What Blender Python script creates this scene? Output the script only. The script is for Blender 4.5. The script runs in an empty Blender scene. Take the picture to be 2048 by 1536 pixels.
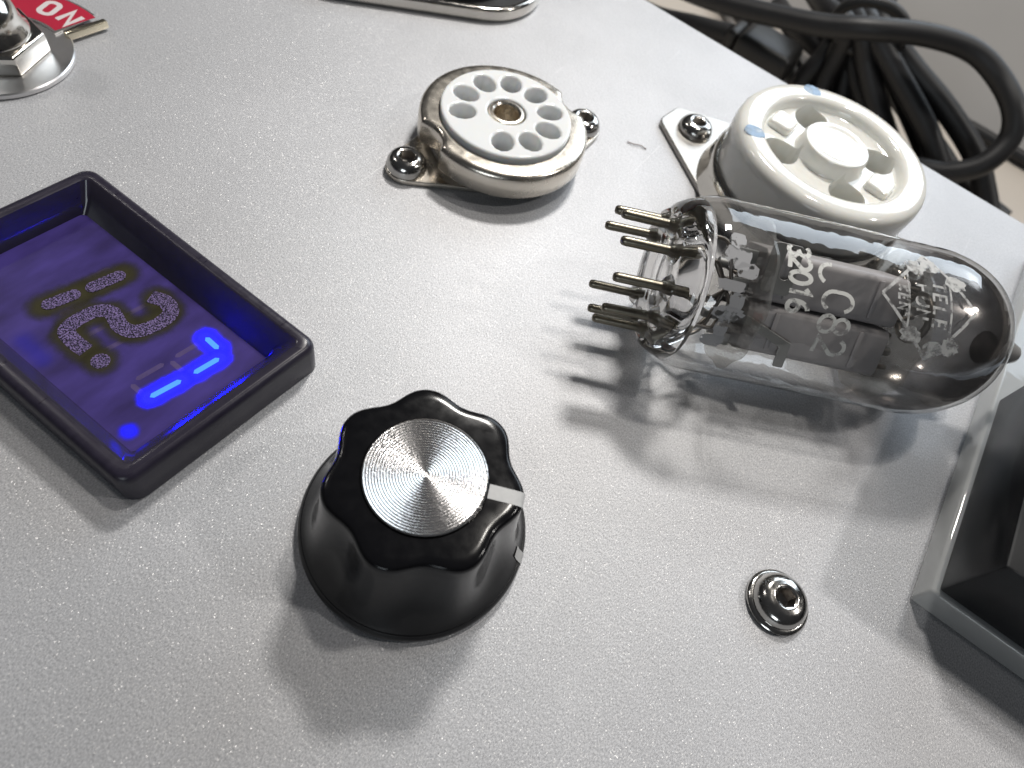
import bpy, bmesh, math, random
from mathutils import Vector, Matrix
random.seed(7)
PI = math.pi
sc = bpy.context.scene
C = sc.collection
# scale: 1 unit = 1 mm
# ------------------------------------------------------------------ camera
cam_d = bpy.data.cameras.new("camera")
cam_d.sensor_fit = 'HORIZONTAL'
cam_d.sensor_width = 360.0
cam_d.lens = 1350.0 / 2048.0 * 360.0
cam_d.clip_start = 1.0
cam_d.clip_end = 5000.0
cam_d.dof.use_dof = True
cam_d.dof.focus_distance = 68.0
cam_d.dof.aperture_fstop = 0.40
cam = bpy.data.objects.new("camera", cam_d)
C.objects.link(cam)
right = Vector((0.79219965, 0.57771343, 0.196639))
down = Vector((0.58593162, -0.62997128, -0.50972573))
fwd = Vector((-0.17059847, 0.51902156, -0.8375636))
cam.matrix_world = Matrix(((right.x, -down.x, -fwd.x, 0.0),
                           (right.y, -down.y, -fwd.y, 0.0),
                           (right.z, -down.z, -fwd.z, 62.0),
                           (0, 0, 0, 1)))
sc.camera = cam
# ------------------------------------------------------------------ room light
sc.view_settings.view_transform = 'Standard'
sc.view_settings.look = 'None'
sc.view_settings.exposure = 0.0
sc.view_settings.gamma = 1.0
world = bpy.data.worlds.new("World")
sc.world = world
world.use_nodes = True
wn = world.node_tree
bg = wn.nodes["Background"]
geo = wn.nodes.new("ShaderNodeTexCoord")
sep = wn.nodes.new("ShaderNodeSeparateXYZ")
mr = wn.nodes.new("ShaderNodeMapRange")
mr.inputs[1].default_value = -0.3
mr.inputs[2].default_value = 0.9
mixc = wn.nodes.new("ShaderNodeMix")
mixc.data_type = 'RGBA'
mixc.inputs[6].default_value = (0.05, 0.048, 0.046, 1)
mixc.inputs[7].default_value = (0.20, 0.205, 0.22, 1)
wn.links.new(geo.outputs['Generated'], sep.inputs[0])
wn.links.new(sep.outputs[2], mr.inputs[0])
wn.links.new(mr.outputs[0], mixc.inputs[0])
wn.links.new(mixc.outputs[2], bg.inputs[0])
bg.inputs[1].default_value = 0.22


def lamp(name, direction, dist, sx, sy, power, color, aim=(0, 50, 0), long_axis=None):
    d = bpy.data.lights.new(name, 'AREA')
    d.shape = 'RECTANGLE'
    d.size = sx
    d.size_y = sy
    d.energy = power
    d.color = color
    o = bpy.data.objects.new(name, d)
    C.objects.link(o)
    v = Vector(direction).normalized()
    z = v
    x = Vector(long_axis) if long_axis else Vector((1, 0, 0))
    x = (x - z * x.dot(z)).normalized()
    y = z.cross(x)
    pos = Vector(aim) + v * dist
    o.matrix_world = Matrix(((x.x, y.x, z.x, pos.x), (x.y, y.y, z.y, pos.y), (x.z, y.z, z.z, pos.z), (0, 0, 0, 1)))
    return o


# a lamp standing close behind the panel throws the long shadows
lamp("desk_lamp", (-66, 152, 230), 281, 34, 24, 0.54e6, (1.0, 0.965, 0.915), aim=(-10, 50, 0), long_axis=(0.87, 0.5, 0))
lamp("ceiling_lamp", (0.07, 0.41, 1.0), 1200, 60, 60, 2.9e6, (1.0, 0.95, 0.88))
lamp("ceiling_lamp", (0.80, 0.50, 1.0), 1200, 60, 60, 2.6e6, (1.0, 0.96, 0.92))
lamp("ceiling_lamp", (-0.75, 0.04, 0.75), 1200, 70, 70, 0.9e6, (1.0, 0.95, 0.91))
lamp("room_window", (0.05, 0.90, 0.47), 1300, 900, 520, 6.4e6, (0.80, 0.90, 1.0), long_axis=(0.87, 0.5, 0))
lamp("room_window", (0.30, -0.90, 0.42), 900, 300, 200, 0.9e6, (0.86, 0.94, 1.0))

sc.cycles.use_denoising = True
sc.cycles.max_bounces = 14
sc.cycles.transmission_bounces = 12
sc.cycles.transparent_max_bounces = 24
sc.cycles.glossy_bounces = 6
sc.cycles.caustics_refractive = False
sc.cycles.caustics_reflective = False
sc.cycles.sample_clamp_indirect = 6.0


# ------------------------------------------------------------------ materials
def N(nt, kind, **kw):
    n = nt.nodes.new(kind)
    for k, v in kw.items():
        setattr(n, k, v)
    return n


def mat(name, color=(0.5, 0.5, 0.5), rough=0.5, metal=0.0, noise=0.0, scale=1.0, bump=0.0, bump_scale=None,
        rough_var=0.0, coat=0.0, spec=0.5, stretch=(1, 1, 1), sss=0.0):
    m = bpy.data.materials.new(name)
    m.use_nodes = True
    nt = m.node_tree
    p = nt.nodes["Principled BSDF"]
    p.inputs['Base Color'].default_value = (*color, 1)
    p.inputs['Roughness'].default_value = rough
    p.inputs['Metallic'].default_value = metal
    p.inputs['Coat Weight'].default_value = coat
    p.inputs['Coat Roughness'].default_value = 0.04
    p.inputs['Specular IOR Level'].default_value = spec
    if sss:
        p.inputs['Subsurface Weight'].default_value = sss
        p.inputs['Subsurface Radius'].default_value = (1.2, 1.0, 0.8)
        p.inputs['Subsurface Scale'].default_value = 0.6
    tc = N(nt, "ShaderNodeTexCoord")
    mp = N(nt, "ShaderNodeMapping")
    mp.inputs['Scale'].default_value = stretch
    nt.links.new(tc.outputs['Object'], mp.inputs[0])
    if noise or rough_var:
        t = N(nt, "ShaderNodeTexNoise")
        t.inputs['Scale'].default_value = scale
        t.inputs['Detail'].default_value = 5
        nt.links.new(mp.outputs[0], t.inputs['Vector'])
        if noise:
            r = N(nt, "ShaderNodeMix", data_type='RGBA')
            r.inputs[6].default_value = (*[max(0, c * (1 - noise)) for c in color], 1)
            r.inputs[7].default_value = (*[min(1, c * (1 + noise)) for c in color], 1)
            nt.links.new(t.outputs['Fac'], r.inputs[0])
            nt.links.new(r.outputs[2], p.inputs['Base Color'])
        if rough_var:
            q = N(nt, "ShaderNodeMapRange")
            q.inputs[1].default_value = 0.3
            q.inputs[2].default_value = 0.7
            q.inputs[3].default_value = max(0.01, rough - rough_var)
            q.inputs[4].default_value = rough + rough_var
            nt.links.new(t.outputs['Fac'], q.inputs[0])
            nt.links.new(q.outputs[0], p.inputs['Roughness'])
    if bump:
        t2 = N(nt, "ShaderNodeTexNoise")
        t2.inputs['Scale'].default_value = bump_scale or scale
        t2.inputs['Detail'].default_value = 3
        nt.links.new(mp.outputs[0], t2.inputs['Vector'])
        bn = N(nt, "ShaderNodeBump")
        bn.inputs['Strength'].default_value = bump
        bn.inputs['Distance'].default_value = 0.1
        nt.links.new(t2.outputs['Fac'], bn.inputs['Height'])
        nt.links.new(bn.outputs[0], p.inputs['Normal'])
    return m


def panel_material():
    m = bpy.data.materials.new("blasted_aluminium")
    m.use_nodes = True
    nt = m.node_tree
    L = nt.links.new
    p = nt.nodes["Principled BSDF"]
    out = nt.nodes["Material Output"]
    tc = N(nt, "ShaderNodeTexCoord")
    mp = N(nt, "ShaderNodeMapping")
    mp.inputs['Scale'].default_value = (1.0, 0.50, 1.0)
    L(tc.outputs['Object'], mp.inputs[0])
    fine = N(nt, "ShaderNodeTexNoise")
    fine.inputs['Scale'].default_value = 8.5
    fine.inputs['Detail'].default_value = 4
    fine.inputs['Roughness'].default_value = 0.65
    L(mp.outputs[0], fine.inputs['Vector'])
    big = N(nt, "ShaderNodeTexNoise")
    big.inputs['Scale'].default_value = 0.07
    big.inputs['Detail'].default_value = 4
    L(tc.outputs['Object'], big.inputs['Vector'])
    r = N(nt, "ShaderNodeMix", data_type='RGBA')
    r.inputs[6].default_value = (0.285, 0.288, 0.303, 1)
    r.inputs[7].default_value = (0.67, 0.673, 0.69, 1)
    q = N(nt, "ShaderNodeMapRange")
    q.inputs[1].default_value = 0.3
    q.inputs[2].default_value = 0.7
    L(fine.outputs['Fac'], q.inputs[0])
    L(q.outputs[0], r.inputs[0])
    hv = N(nt, "ShaderNodeMix", data_type='RGBA', blend_type='MULTIPLY')
    hv.inputs[0].default_value = 1.0
    q2 = N(nt, "ShaderNodeMapRange")
    q2.inputs[1].default_value = 0.3
    q2.inputs[2].default_value = 0.7
    q2.inputs[3].default_value = 0.93
    q2.inputs[4].default_value = 1.03
    L(big.outputs['Fac'], q2.inputs[0])
    L(r.outputs[2], hv.inputs[6])
    L(q2.outputs[0], hv.inputs[7])
    msc = N(nt, "ShaderNodeMapping")
    msc.inputs['Rotation'].default_value = (0, 0, math.radians(24))
    msc.inputs['Scale'].default_value = (1.6, 0.022, 1.0)
    L(tc.outputs['Object'], msc.inputs[0])
    ns = N(nt, "ShaderNodeTexNoise")
    ns.inputs['Scale'].default_value = 2.2
    ns.inputs['Detail'].default_value = 2
    L(msc.outputs[0], ns.inputs['Vector'])
    qs = N(nt, "ShaderNodeMapRange")
    qs.inputs[1].default_value = 0.70
    qs.inputs[2].default_value = 0.76
    qs.inputs[3].default_value = 0.0
    qs.inputs[4].default_value = 0.35
    L(ns.outputs['Fac'], qs.inputs[0])
    sc_ = N(nt, "ShaderNodeMix", data_type='RGBA')
    sc_.inputs[7].default_value = (0.80, 0.80, 0.80, 1)
    L(qs.outputs[0], sc_.inputs[0])
    L(hv.outputs[2], sc_.inputs[6])
    L(sc_.outputs[2], p.inputs['Base Color'])
    p.inputs['Metallic'].default_value = 0.38
    p.inputs['Specular IOR Level'].default_value = 0.35
    p.inputs['Roughness'].default_value = 0.52
    bn = N(nt, "ShaderNodeBump")
    bn.inputs['Strength'].default_value = 0.42
    bn.inputs['Distance'].default_value = 0.09
    L(fine.outputs['Fac'], bn.inputs['Height'])
    L(bn.outputs[0], p.inputs['Normal'])
    # tiny mirror-like flakes that catch the lamps
    vo = N(nt, "ShaderNodeTexVoronoi")
    vo.inputs['Scale'].default_value = 9.0
    L(mp.outputs[0], vo.inputs['Vector'])
    sepc = N(nt, "ShaderNodeSeparateColor")
    L(vo.outputs['Color'], sepc.inputs[0])
    nrm = N(nt, "ShaderNodeVectorMath", operation='SUBTRACT')
    nrm.inputs[1].default_value = (0.5, 0.5, 0.5)
    L(vo.outputs['Color'], nrm.inputs[0])
    scl = N(nt, "ShaderNodeVectorMath", operation='MULTIPLY')
    scl.inputs[1].default_value = (0.9, 0.9, 0.0)
    L(nrm.outputs[0], scl.inputs[0])
    ge = N(nt, "ShaderNodeNewGeometry")
    ad = N(nt, "ShaderNodeVectorMath", operation='ADD')
    L(scl.outputs[0], ad.inputs[0])
    L(ge.outputs['Normal'], ad.inputs[1])
    no = N(nt, "ShaderNodeVectorMath", operation='NORMALIZE')
    L(ad.outputs[0], no.inputs[0])
    fl = N(nt, "ShaderNodeBsdfAnisotropic")
    fl.inputs['Color'].default_value = (0.75, 0.74, 0.72, 1)
    fl.inputs['Roughness'].default_value = 0.38
    L(no.outputs[0], fl.inputs['Normal'])
    fac = N(nt, "ShaderNodeMapRange")
    fac.inputs[1].default_value = 0.34
    fac.inputs[2].default_value = 0.22
    fac.inputs[3].default_value = 0.0
    fac.inputs[4].default_value = 0.24
    L(vo.outputs['Distance'], fac.inputs[0])
    ms = N(nt, "ShaderNodeMixShader")
    L(fac.outputs[0], ms.inputs[0])
    L(p.outputs[0], ms.inputs[1])
    L(fl.outputs[0], ms.inputs[2])
    L(ms.outputs[0], out.inputs[0])
    return m


def thin_glass(name, tint=(0.97, 0.98, 0.98), boost=1.35, edge=(0.55, 0.55, 0.54), base=0.0, ripple=0.25, milky=0.0):
    """thin walled glass: transparent body that darkens where seen edge-on, with fresnel gloss"""
    m = bpy.data.materials.new(name)
    m.use_nodes = True
    nt = m.node_tree
    L = nt.links.new
    nt.nodes.remove(nt.nodes["Principled BSDF"])
    out = nt.nodes["Material Output"]
    lw = N(nt, "ShaderNodeLayerWeight")
    lw.inputs['Blend'].default_value = 0.22
    r = N(nt, "ShaderNodeMix", data_type='RGBA')
    r.inputs[6].default_value = (*tint, 1)
    r.inputs[7].default_value = (*edge, 1)
    L(lw.outputs['Facing'], r.inputs[0])
    tr = N(nt, "ShaderNodeBsdfTransparent")
    L(r.outputs[2], tr.inputs[0])
    gl = N(nt, "ShaderNodeBsdfAnisotropic")
    gl.inputs['Roughness'].default_value = 0.03
    tcg = N(nt, "ShaderNodeTexCoord")
    ng = N(nt, "ShaderNodeTexNoise")
    ng.inputs['Scale'].default_value = 0.22
    L(tcg.outputs['Object'], ng.inputs['Vector'])
    bg_ = N(nt, "ShaderNodeBump")
    bg_.inputs['Strength'].default_value = ripple
    bg_.inputs['Distance'].default_value = 1.0
    L(ng.outputs['Fac'], bg_.inputs['Height'])
    L(bg_.outputs[0], gl.inputs['Normal'])
    fc = N(nt, "ShaderNodeLayerWeight")
    fc.inputs['Blend'].default_value = 0.5
    pw = N(nt, "ShaderNodeMath", operation='POWER')
    pw.inputs[1].default_value = 5.0
    L(fc.outputs['Facing'], pw.inputs[0])
    fr = N(nt, "ShaderNodeMath", operation='MULTIPLY_ADD')
    fr.inputs[1].default_value = 0.60
    fr.inputs[2].default_value = 0.04
    L(pw.outputs[0], fr.inputs[0])
    mu = N(nt, "ShaderNodeMath", operation='MULTIPLY_ADD', use_clamp=True)
    mu.inputs[1].default_value = boost
    mu.inputs[2].default_value = base
    L(fr.outputs[0], mu.inputs[0])
    ms = N(nt, "ShaderNodeMixShader")
    L(mu.outputs[0], ms.inputs[0])
    L(tr.outputs[0], ms.inputs[1])
    L(gl.outputs[0], ms.inputs[2])
    if milky:
        di = N(nt, "ShaderNodeBsdfDiffuse")
        di.inputs[0].default_value = (0.78, 0.79, 0.78, 1)
        m2 = N(nt, "ShaderNodeMixShader")
        m2.inputs[0].default_value = milky
        L(tr.outputs[0], m2.inputs[1])
        L(di.outputs[0], m2.inputs[2])
        L(m2.outputs[0], ms.inputs[1])
    L(ms.outputs[0], out.inputs[0])
    return m


def real_glass(name, color=(0.9, 0.91, 0.9), rough=0.02, ior=1.5):
    m = bpy.data.materials.new(name)
    m.use_nodes = True
    p = m.node_tree.nodes["Principled BSDF"]
    p.inputs['Base Color'].default_value = (*color, 1)
    p.inputs['Roughness'].default_value = rough
    p.inputs['Transmission Weight'].default_value = 1.0
    p.inputs['IOR'].default_value = ior
    return m


def print_material(name, color, wear=0.5, scale=1.6, soft=0.08, emit=None):
    """flat print whose worn spots are missing"""
    m = bpy.data.materials.new(name)
    m.use_nodes = True
    nt = m.node_tree
    L = nt.links.new
    p = nt.nodes["Principled BSDF"]
    p.inputs['Base Color'].default_value = (*color, 1)
    p.inputs['Roughness'].default_value = 0.6
    tc = N(nt, "ShaderNodeTexCoord")
    t = N(nt, "ShaderNodeTexNoise")
    t.inputs['Scale'].default_value = scale
    t.inputs['Detail'].default_value = 4
    L(tc.outputs['Object'], t.inputs['Vector'])
    q = N(nt, "ShaderNodeMapRange")
    q.inputs[1].default_value = wear - soft
    q.inputs[2].default_value = wear + soft
    q.inputs[3].default_value = 0.08
    q.inputs[4].default_value = 0.95
    L(t.outputs['Fac'], q.inputs[0])
    L(q.outputs[0], p.inputs['Alpha'])
    return m


def emit_material(name, color, strength, base=(0.02, 0.02, 0.05)):
    m = bpy.data.materials.new(name)
    m.use_nodes = True
    p = m.node_tree.nodes["Principled BSDF"]
    p.inputs['Base Color'].default_value = (*base, 1)
    p.inputs['Roughness'].default_value = 0.4
    p.inputs['Emission Color'].default_value = (*color, 1)
    p.inputs['Emission Strength'].default_value = strength
    return m


def getter_material():
    m = bpy.data.materials.new("getter_flash")
    m.use_nodes = True
    nt = m.node_tree
    L = nt.links.new
    nt.nodes.remove(nt.nodes["Principled BSDF"])
    out = nt.nodes["Material Output"]
    tc = N(nt, "ShaderNodeTexCoord")
    sp = N(nt, "ShaderNodeSeparateXYZ")
    L(tc.outputs['Object'], sp.inputs[0])
    no = N(nt, "ShaderNodeTexNoise")
    no.inputs['Scale'].default_value = 0.22
    no.inputs['Detail'].default_value = 3
    L(tc.outputs['Object'], no.inputs['Vector'])
    ad = N(nt, "ShaderNodeMath", operation='MULTIPLY_ADD')
    ad.inputs[1].default_value = 7.0
    L(no.outputs['Fac'], ad.inputs[0])
    L(sp.outputs[2], ad.inputs[2])
    q = N(nt, "ShaderNodeMapRange", interpolation_type='SMOOTHSTEP')
    q.inputs[1].default_value = 28.5
    q.inputs[2].default_value = 36.0
    q.inputs[3].default_value = 0.0
    q.inputs[4].default_value = 0.80
    L(ad.outputs[0], q.inputs[0])
    tr = N(nt, "ShaderNodeBsdfTransparent")
    tr.inputs[0].default_value = (0.93, 0.92, 0.92, 1)
    g = N(nt, "ShaderNodeBsdfAnisotropic")
    g.inputs['Roughness'].default_value = 0.16
    cr = N(nt, "ShaderNodeValToRGB")
    cr.color_ramp.elements[0].position = 0.35
    cr.color_ramp.elements[0].color = (0.20, 0.19, 0.185, 1)
    cr.color_ramp.elements[1].position = 0.7
    cr.color_ramp.elements[1].color = (0.46, 0.43, 0.41, 1)
    n2 = N(nt, "ShaderNodeTexNoise")
    n2.inputs['Scale'].default_value = 0.35
    L(tc.outputs['Object'], n2.inputs['Vector'])
    L(n2.outputs['Fac'], cr.inputs[0])
    L(cr.outputs[0], g.inputs[0])
    ms = N(nt, "ShaderNodeMixShader")
    L(q.outputs[0], ms.inputs[0])
    L(tr.outputs[0], ms.inputs[1])
    L(g.outputs[0], ms.inputs[2])
    L(ms.outputs[0], out.inputs[0])
    return m


def spun_material():
    m = bpy.data.materials.new("spun_aluminium")
    m.use_nodes = True
    nt = m.node_tree
    L = nt.links.new
    p = nt.nodes["Principled BSDF"]
    p.inputs['Metallic'].default_value = 1.0
    p.inputs['Base Color'].default_value = (0.90, 0.88, 0.86, 1)
    p.inputs['Roughness'].default_value = 0.24
    p.inputs['Anisotropic'].default_value = 0.75
    tg = N(nt, "ShaderNodeTangent", direction_type='RADIAL', axis='Z')
    L(tg.outputs[0], p.inputs['Tangent'])
    tc = N(nt, "ShaderNodeTexCoord")
    t = N(nt, "ShaderNodeTexNoise")
    t.inputs['Scale'].default_value = 5.0
    L(tc.outputs['Object'], t.inputs['Vector'])
    bn = N(nt, "ShaderNodeBump")
    bn.inputs['Strength'].default_value = 0.35
    bn.inputs['Distance'].default_value = 0.06
    L(t.outputs['Fac'], bn.inputs['Height'])
    L(bn.outputs[0], p.inputs['Normal'])
    return m


def overexposed_material():
    """speckled dark lit segment as the photo shows it"""
    m = bpy.data.materials.new("speckled_segment")
    m.use_nodes = True
    nt = m.node_tree
    L = nt.links.new
    p = nt.nodes["Principled BSDF"]
    tc = N(nt, "ShaderNodeTexCoord")
    t = N(nt, "ShaderNodeTexNoise")
    t.inputs['Scale'].default_value = 7.0
    t.inputs['Detail'].default_value = 4
    L(tc.outputs['Object'], t.inputs['Vector'])
    cr = N(nt, "ShaderNodeValToRGB")
    e = cr.color_ramp.elements
    e[0].position = 0.45
    e[0].color = (0.004, 0.004, 0.006, 1)
    e[1].position = 0.58
    e[1].color = (0.14, 0.105, 0.22, 1)
    L(t.outputs['Fac'], cr.inputs[0])
    L(cr.outputs[0], p.inputs['Base Color'])
    L(cr.outputs[0], p.inputs['Emission Color'])
    p.inputs['Emission Strength'].default_value = 0.5
    p.inputs['Specular IOR Level'].default_value = 0.1
    p.inputs['Roughness'].default_value = 0.5
    return m


def glow_material(name, color, strength, half, core, edge, opaque=0.95, emissive=True, gap=0.0):
    """halo painted as a plate round one stroke: fades with the distance from the stroke's axis (local x)"""
    m = bpy.data.materials.new(name)
    m.use_nodes = True
    nt = m.node_tree
    L = nt.links.new
    p = nt.nodes["Principled BSDF"]
    out = nt.nodes["Material Output"]
    tc = N(nt, "ShaderNodeTexCoord")
    sp = N(nt, "ShaderNodeSeparateXYZ")
    L(tc.outputs['Object'], sp.inputs[0])
    ab = N(nt, "ShaderNodeMath", operation='ABSOLUTE')
    L(sp.outputs[0], ab.inputs[0])
    su = N(nt, "ShaderNodeMath", operation='SUBTRACT')
    su.inputs[1].default_value = half
    L(ab.outputs[0], su.inputs[0])
    mx = N(nt, "ShaderNodeMath", operation='MAXIMUM')
    mx.inputs[1].default_value = 0.0
    L(su.outputs[0], mx.inputs[0])
    cb = N(nt, "ShaderNodeCombineXYZ")
    L(mx.outputs[0], cb.inputs[0])
    L(sp.outputs[1], cb.inputs[1])
    ln = N(nt, "ShaderNodeVectorMath", operation='LENGTH')
    L(cb.outputs[0], ln.inputs[0])
    no = N(nt, "ShaderNodeTexNoise")
    no.inputs['Scale'].default_value = 1.1
    no.inputs['Detail'].default_value = 4
    L(tc.outputs['Object'], no.inputs['Vector'])
    ma = N(nt, "ShaderNodeMath", operation='MULTIPLY_ADD')
    ma.inputs[1].default_value = edge * 0.3
    L(no.outputs['Fac'], ma.inputs[0])
    L(ln.outputs['Value'], ma.inputs[2])
    q = N(nt, "ShaderNodeMapRange", interpolation_type='SMOOTHSTEP')
    q.inputs[1].default_value = core + edge * 0.15
    q.inputs[2].default_value = edge + edge * 0.15
    q.inputs[3].default_value = opaque
    q.inputs[4].default_value = 0.0
    L(ma.outputs[0], q.inputs[0])
    p.inputs['Base Color'].default_value = (*(color if not emissive else (0.02, 0.02, 0.05)), 1)
    p.inputs['Roughness'].default_value = 0.45
    p.inputs['Specular IOR Level'].default_value = 0.2
    if emissive:
        p.inputs['Emission Color'].default_value = (*color, 1)
        p.inputs['Emission Strength'].default_value = strength
    pq = N(nt, "ShaderNodeMath", operation='POWER')
    pq.inputs[1].default_value = 2.2 if emissive else 1.0
    L(q.outputs[0], pq.inputs[0])
    L(pq.outputs[0], p.inputs['Alpha'])
    return m


def window_material():
    m = bpy.data.materials.new("violet_filter")
    m.use_nodes = True
    nt = m.node_tree
    L = nt.links.new
    p = nt.nodes["Principled BSDF"]
    tc = N(nt, "ShaderNodeTexCoord")
    mp = N(nt, "ShaderNodeMapping")
    mp.inputs['Scale'].default_value = (0.8, 0.25, 1)
    L(tc.outputs['Object'], mp.inputs[0])
    t = N(nt, "ShaderNodeTexNoise")
    t.inputs['Scale'].default_value = 0.45
    t.inputs['Detail'].default_value = 5
    L(mp.outputs[0], t.inputs['Vector'])
    cr = N(nt, "ShaderNodeValToRGB")
    e = cr.color_ramp.elements
    e[0].position = 0.35
    e[0].color = (0.022, 0.015, 0.070, 1)
    e[1].position = 0.68
    e[1].color = (0.042, 0.029, 0.145, 1)
    L(t.outputs['Fac'], cr.inputs[0])
    L(cr.outputs[0], p.inputs['Base Color'])
    L(cr.outputs[0], p.inputs['Emission Color'])
    p.inputs['Emission Strength'].default_value = 0.4  # weak self-glow added in place of digit light scattering in the filter
    p.inputs['Roughness'].default_value = 0.4
    p.inputs['Specular IOR Level'].default_value = 0.15
    return m


M = dict(
    panel=panel_material(),
    panel_body=mat("case_paint", (0.30, 0.30, 0.31), 0.5, noise=0.1, scale=0.2, bump=0.05, bump_scale=2),
    table=mat("table_top", (0.56, 0.51, 0.45), 0.45, noise=0.07, scale=0.05, bump=0.03, bump_scale=0.8),
    wall=mat("wall_paint", (0.37, 0.36, 0.35), 0.8, noise=0.06, scale=0.03, bump=0.04, bump_scale=0.5),
    chrome=mat("polished_nickel", (0.72, 0.69, 0.64), 0.13, 1.0, noise=0.06, scale=0.6, rough_var=0.05, bump=0.05, bump_scale=2.0),
    nickel=mat("tinned_steel", (0.82, 0.76, 0.67), 0.25, 1.0, noise=0.03, scale=0.8, rough_var=0.04, bump=0.025, bump_scale=1.2),
    screw=mat("stainless_screw", (0.55, 0.535, 0.51), 0.15, 1.0, noise=0.10, scale=1.0, rough_var=0.05, bump=0.06, bump_scale=4),
    hexdark=mat("socket_recess", (0.38, 0.36, 0.34), 0.35, 1.0, noise=0.2, scale=3),
    steel=mat("flange_steel", (0.40, 0.385, 0.365), 0.38, 1.0, noise=0.12, scale=0.7, rough_var=0.08, bump=0.05, bump_scale=2, stretch=(1, 3, 1)),
    ceramic=mat("white_ceramic", (0.80, 0.81, 0.81), 0.14, 0, noise=0.02, scale=0.5, bump=0.06, bump_scale=1.2, sss=0.5),
    cream=mat("cream_ceramic", (0.78, 0.775, 0.735), 0.09, 0, noise=0.04, scale=0.4, bump=0.30, bump_scale=0.55, sss=0.4, coat=0.3),
    holedark=mat("contact_metal", (0.30, 0.28, 0.25), 0.35, 1.0, noise=0.3, scale=2),
    blue=print_material("blue_ink_smudge", (0.30, 0.43, 0.60), wear=0.42, scale=0.8, soft=0.16),
    knob=mat("black_bakelite", (0.005, 0.005, 0.006), 0.15, 0, noise=0.15, scale=1.0, rough_var=0.03, bump=0.012, bump_scale=3, coat=0.0, spec=0.32),
    pointer=mat("pointer_paint", (0.46, 0.46, 0.455), 0.45, noise=0.12, scale=2.0, bump=0.05, bump_scale=4),
    spun=spun_material(),
    bezel=mat("black_bezel_plastic", (0.020, 0.017, 0.030), 0.33, 0, noise=0.25, scale=0.8, rough_var=0.06, bump=0.05, bump_scale=5.0, stretch=(3, 0.5, 1)),
    bezel_inner=mat("glossy_bezel_plastic", (0.030, 0.027, 0.040), 0.16, 0, noise=0.2, scale=0.8),
    window=window_material(),
    seg=emit_material("cyan_segment", (0.00014, 0.0008, 1.0), 480.0),
    halo=emit_material("blue_glow", (0.010, 0.010, 1.0), 3.0),
    dimblue=emit_material("dim_blue_glow", (0.010, 0.010, 1.0), 0.55),
    speck=overexposed_material(),
    olive=mat("olive_halo", (0.030, 0.027, 0.018), 0.4, noise=0.45, scale=0.9),  # tint for the halo painted round overexposed digits
    red=mat("red_enamel", (0.42, 0.016, 0.045), 0.38, noise=0.08, scale=1.0, bump=0.03, bump_scale=3),
    letter=mat("bare_letter_metal", (0.66, 0.60, 0.60), 0.45, noise=0.06, scale=3),
    plate=mat("label_plate_metal", (0.70, 0.69, 0.69), 0.33, 1.0, noise=0.06, scale=1),
    brass=mat("shiny_tab", (0.88, 0.80, 0.62), 0.22, 1.0, noise=0.08, scale=2),
    rubber=mat("black_cable_sheath", (0.009, 0.009, 0.010), 0.48, noise=0.3, scale=0.6, bump=0.04, bump_scale=2),
    plug=mat("black_plug_plastic", (0.012, 0.012, 0.012), 0.45, noise=0.2, scale=0.6, bump=0.03, bump_scale=2),
    glass=thin_glass("tube_glass", tint=(0.965, 0.965, 0.96), edge=(0.84, 0.83, 0.82), boost=2.3),
    acrylic=thin_glass("clear_acrylic", tint=(0.95, 0.96, 0.97), edge=(0.80, 0.82, 0.84), boost=0.55, ripple=0.05),
    acrylic_base=thin_glass("lightened_acrylic", tint=(0.95, 0.96, 0.97), edge=(0.8, 0.82, 0.83), boost=1.6, milky=0.42, ripple=0.05),  # white diffuse brightens the clear acrylic in place of reflected light
    button=real_glass("base_glass", (0.86, 0.85, 0.84)),
    getter=getter_material(),
    pip=mat("sealed_glass_tip", (0.22, 0.215, 0.21), 0.06, 0.0, noise=0.5, scale=0.6, coat=0.6),
    anode=mat("grey_anode", (0.40, 0.38, 0.385), 0.5, 0.1, noise=0.15, scale=0.6, bump=0.04, bump_scale=2),
    shield=mat("shield_plate", (0.34, 0.34, 0.33), 0.45, 0.6, noise=0.12, scale=0.8),
    pin=mat("oxidised_pin", (0.22, 0.20, 0.16), 0.34, 1.0, noise=0.35, scale=1.5, bump=0.08, bump_scale=4),
    wire=mat("lead_wire", (0.20, 0.18, 0.16), 0.38, 0.9, noise=0.3, scale=2),
    mica=thin_glass("mica_sheet", tint=(0.90, 0.89, 0.87), edge=(0.85, 0.84, 0.82), boost=1.2, milky=0.12),
    seal=mat("red_glass_seal", (0.42, 0.07, 0.035), 0.15, noise=0.3, scale=3),
    ink=print_material("worn_white_print", (0.66, 0.66, 0.63), wear=0.41, scale=1.5),
    inkworn=print_material("faded_print", (0.52, 0.52, 0.51), wear=0.47, scale=1.3, soft=0.10),
    inkbase=print_material("flaked_print", (0.36, 0.36, 0.37), wear=0.40, scale=0.9, soft=0.03),
    meterblack=mat("meter_black_plastic", (0.006, 0.006, 0.007), 0.35, spec=0.2, noise=0.2, scale=0.5, bump=0.02, bump_scale=2),
    dial=mat("meter_dial_card", (0.58, 0.66, 0.76), 0.5, noise=0.05, scale=0.4),
    hair=mat("brown_hair", (0.22, 0.15, 0.12), 0.6, noise=0.2, scale=2),
)


# ------------------------------------------------------------------ mesh helpers
def finish(name, verts, faces, m, parent=None, smooth=35.0, loc=None, rot=None):
    me = bpy.data.meshes.new(name)
    me.from_pydata([tuple(v) for v in verts], [], faces)
    me.validate()
    bm = bmesh.new()
    bm.from_mesh(me)
    bmesh.ops.recalc_face_normals(bm, faces=bm.faces)
    bm.to_mesh(me)
    bm.free()
    return link(name, me, m, parent, smooth, loc, rot)


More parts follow.
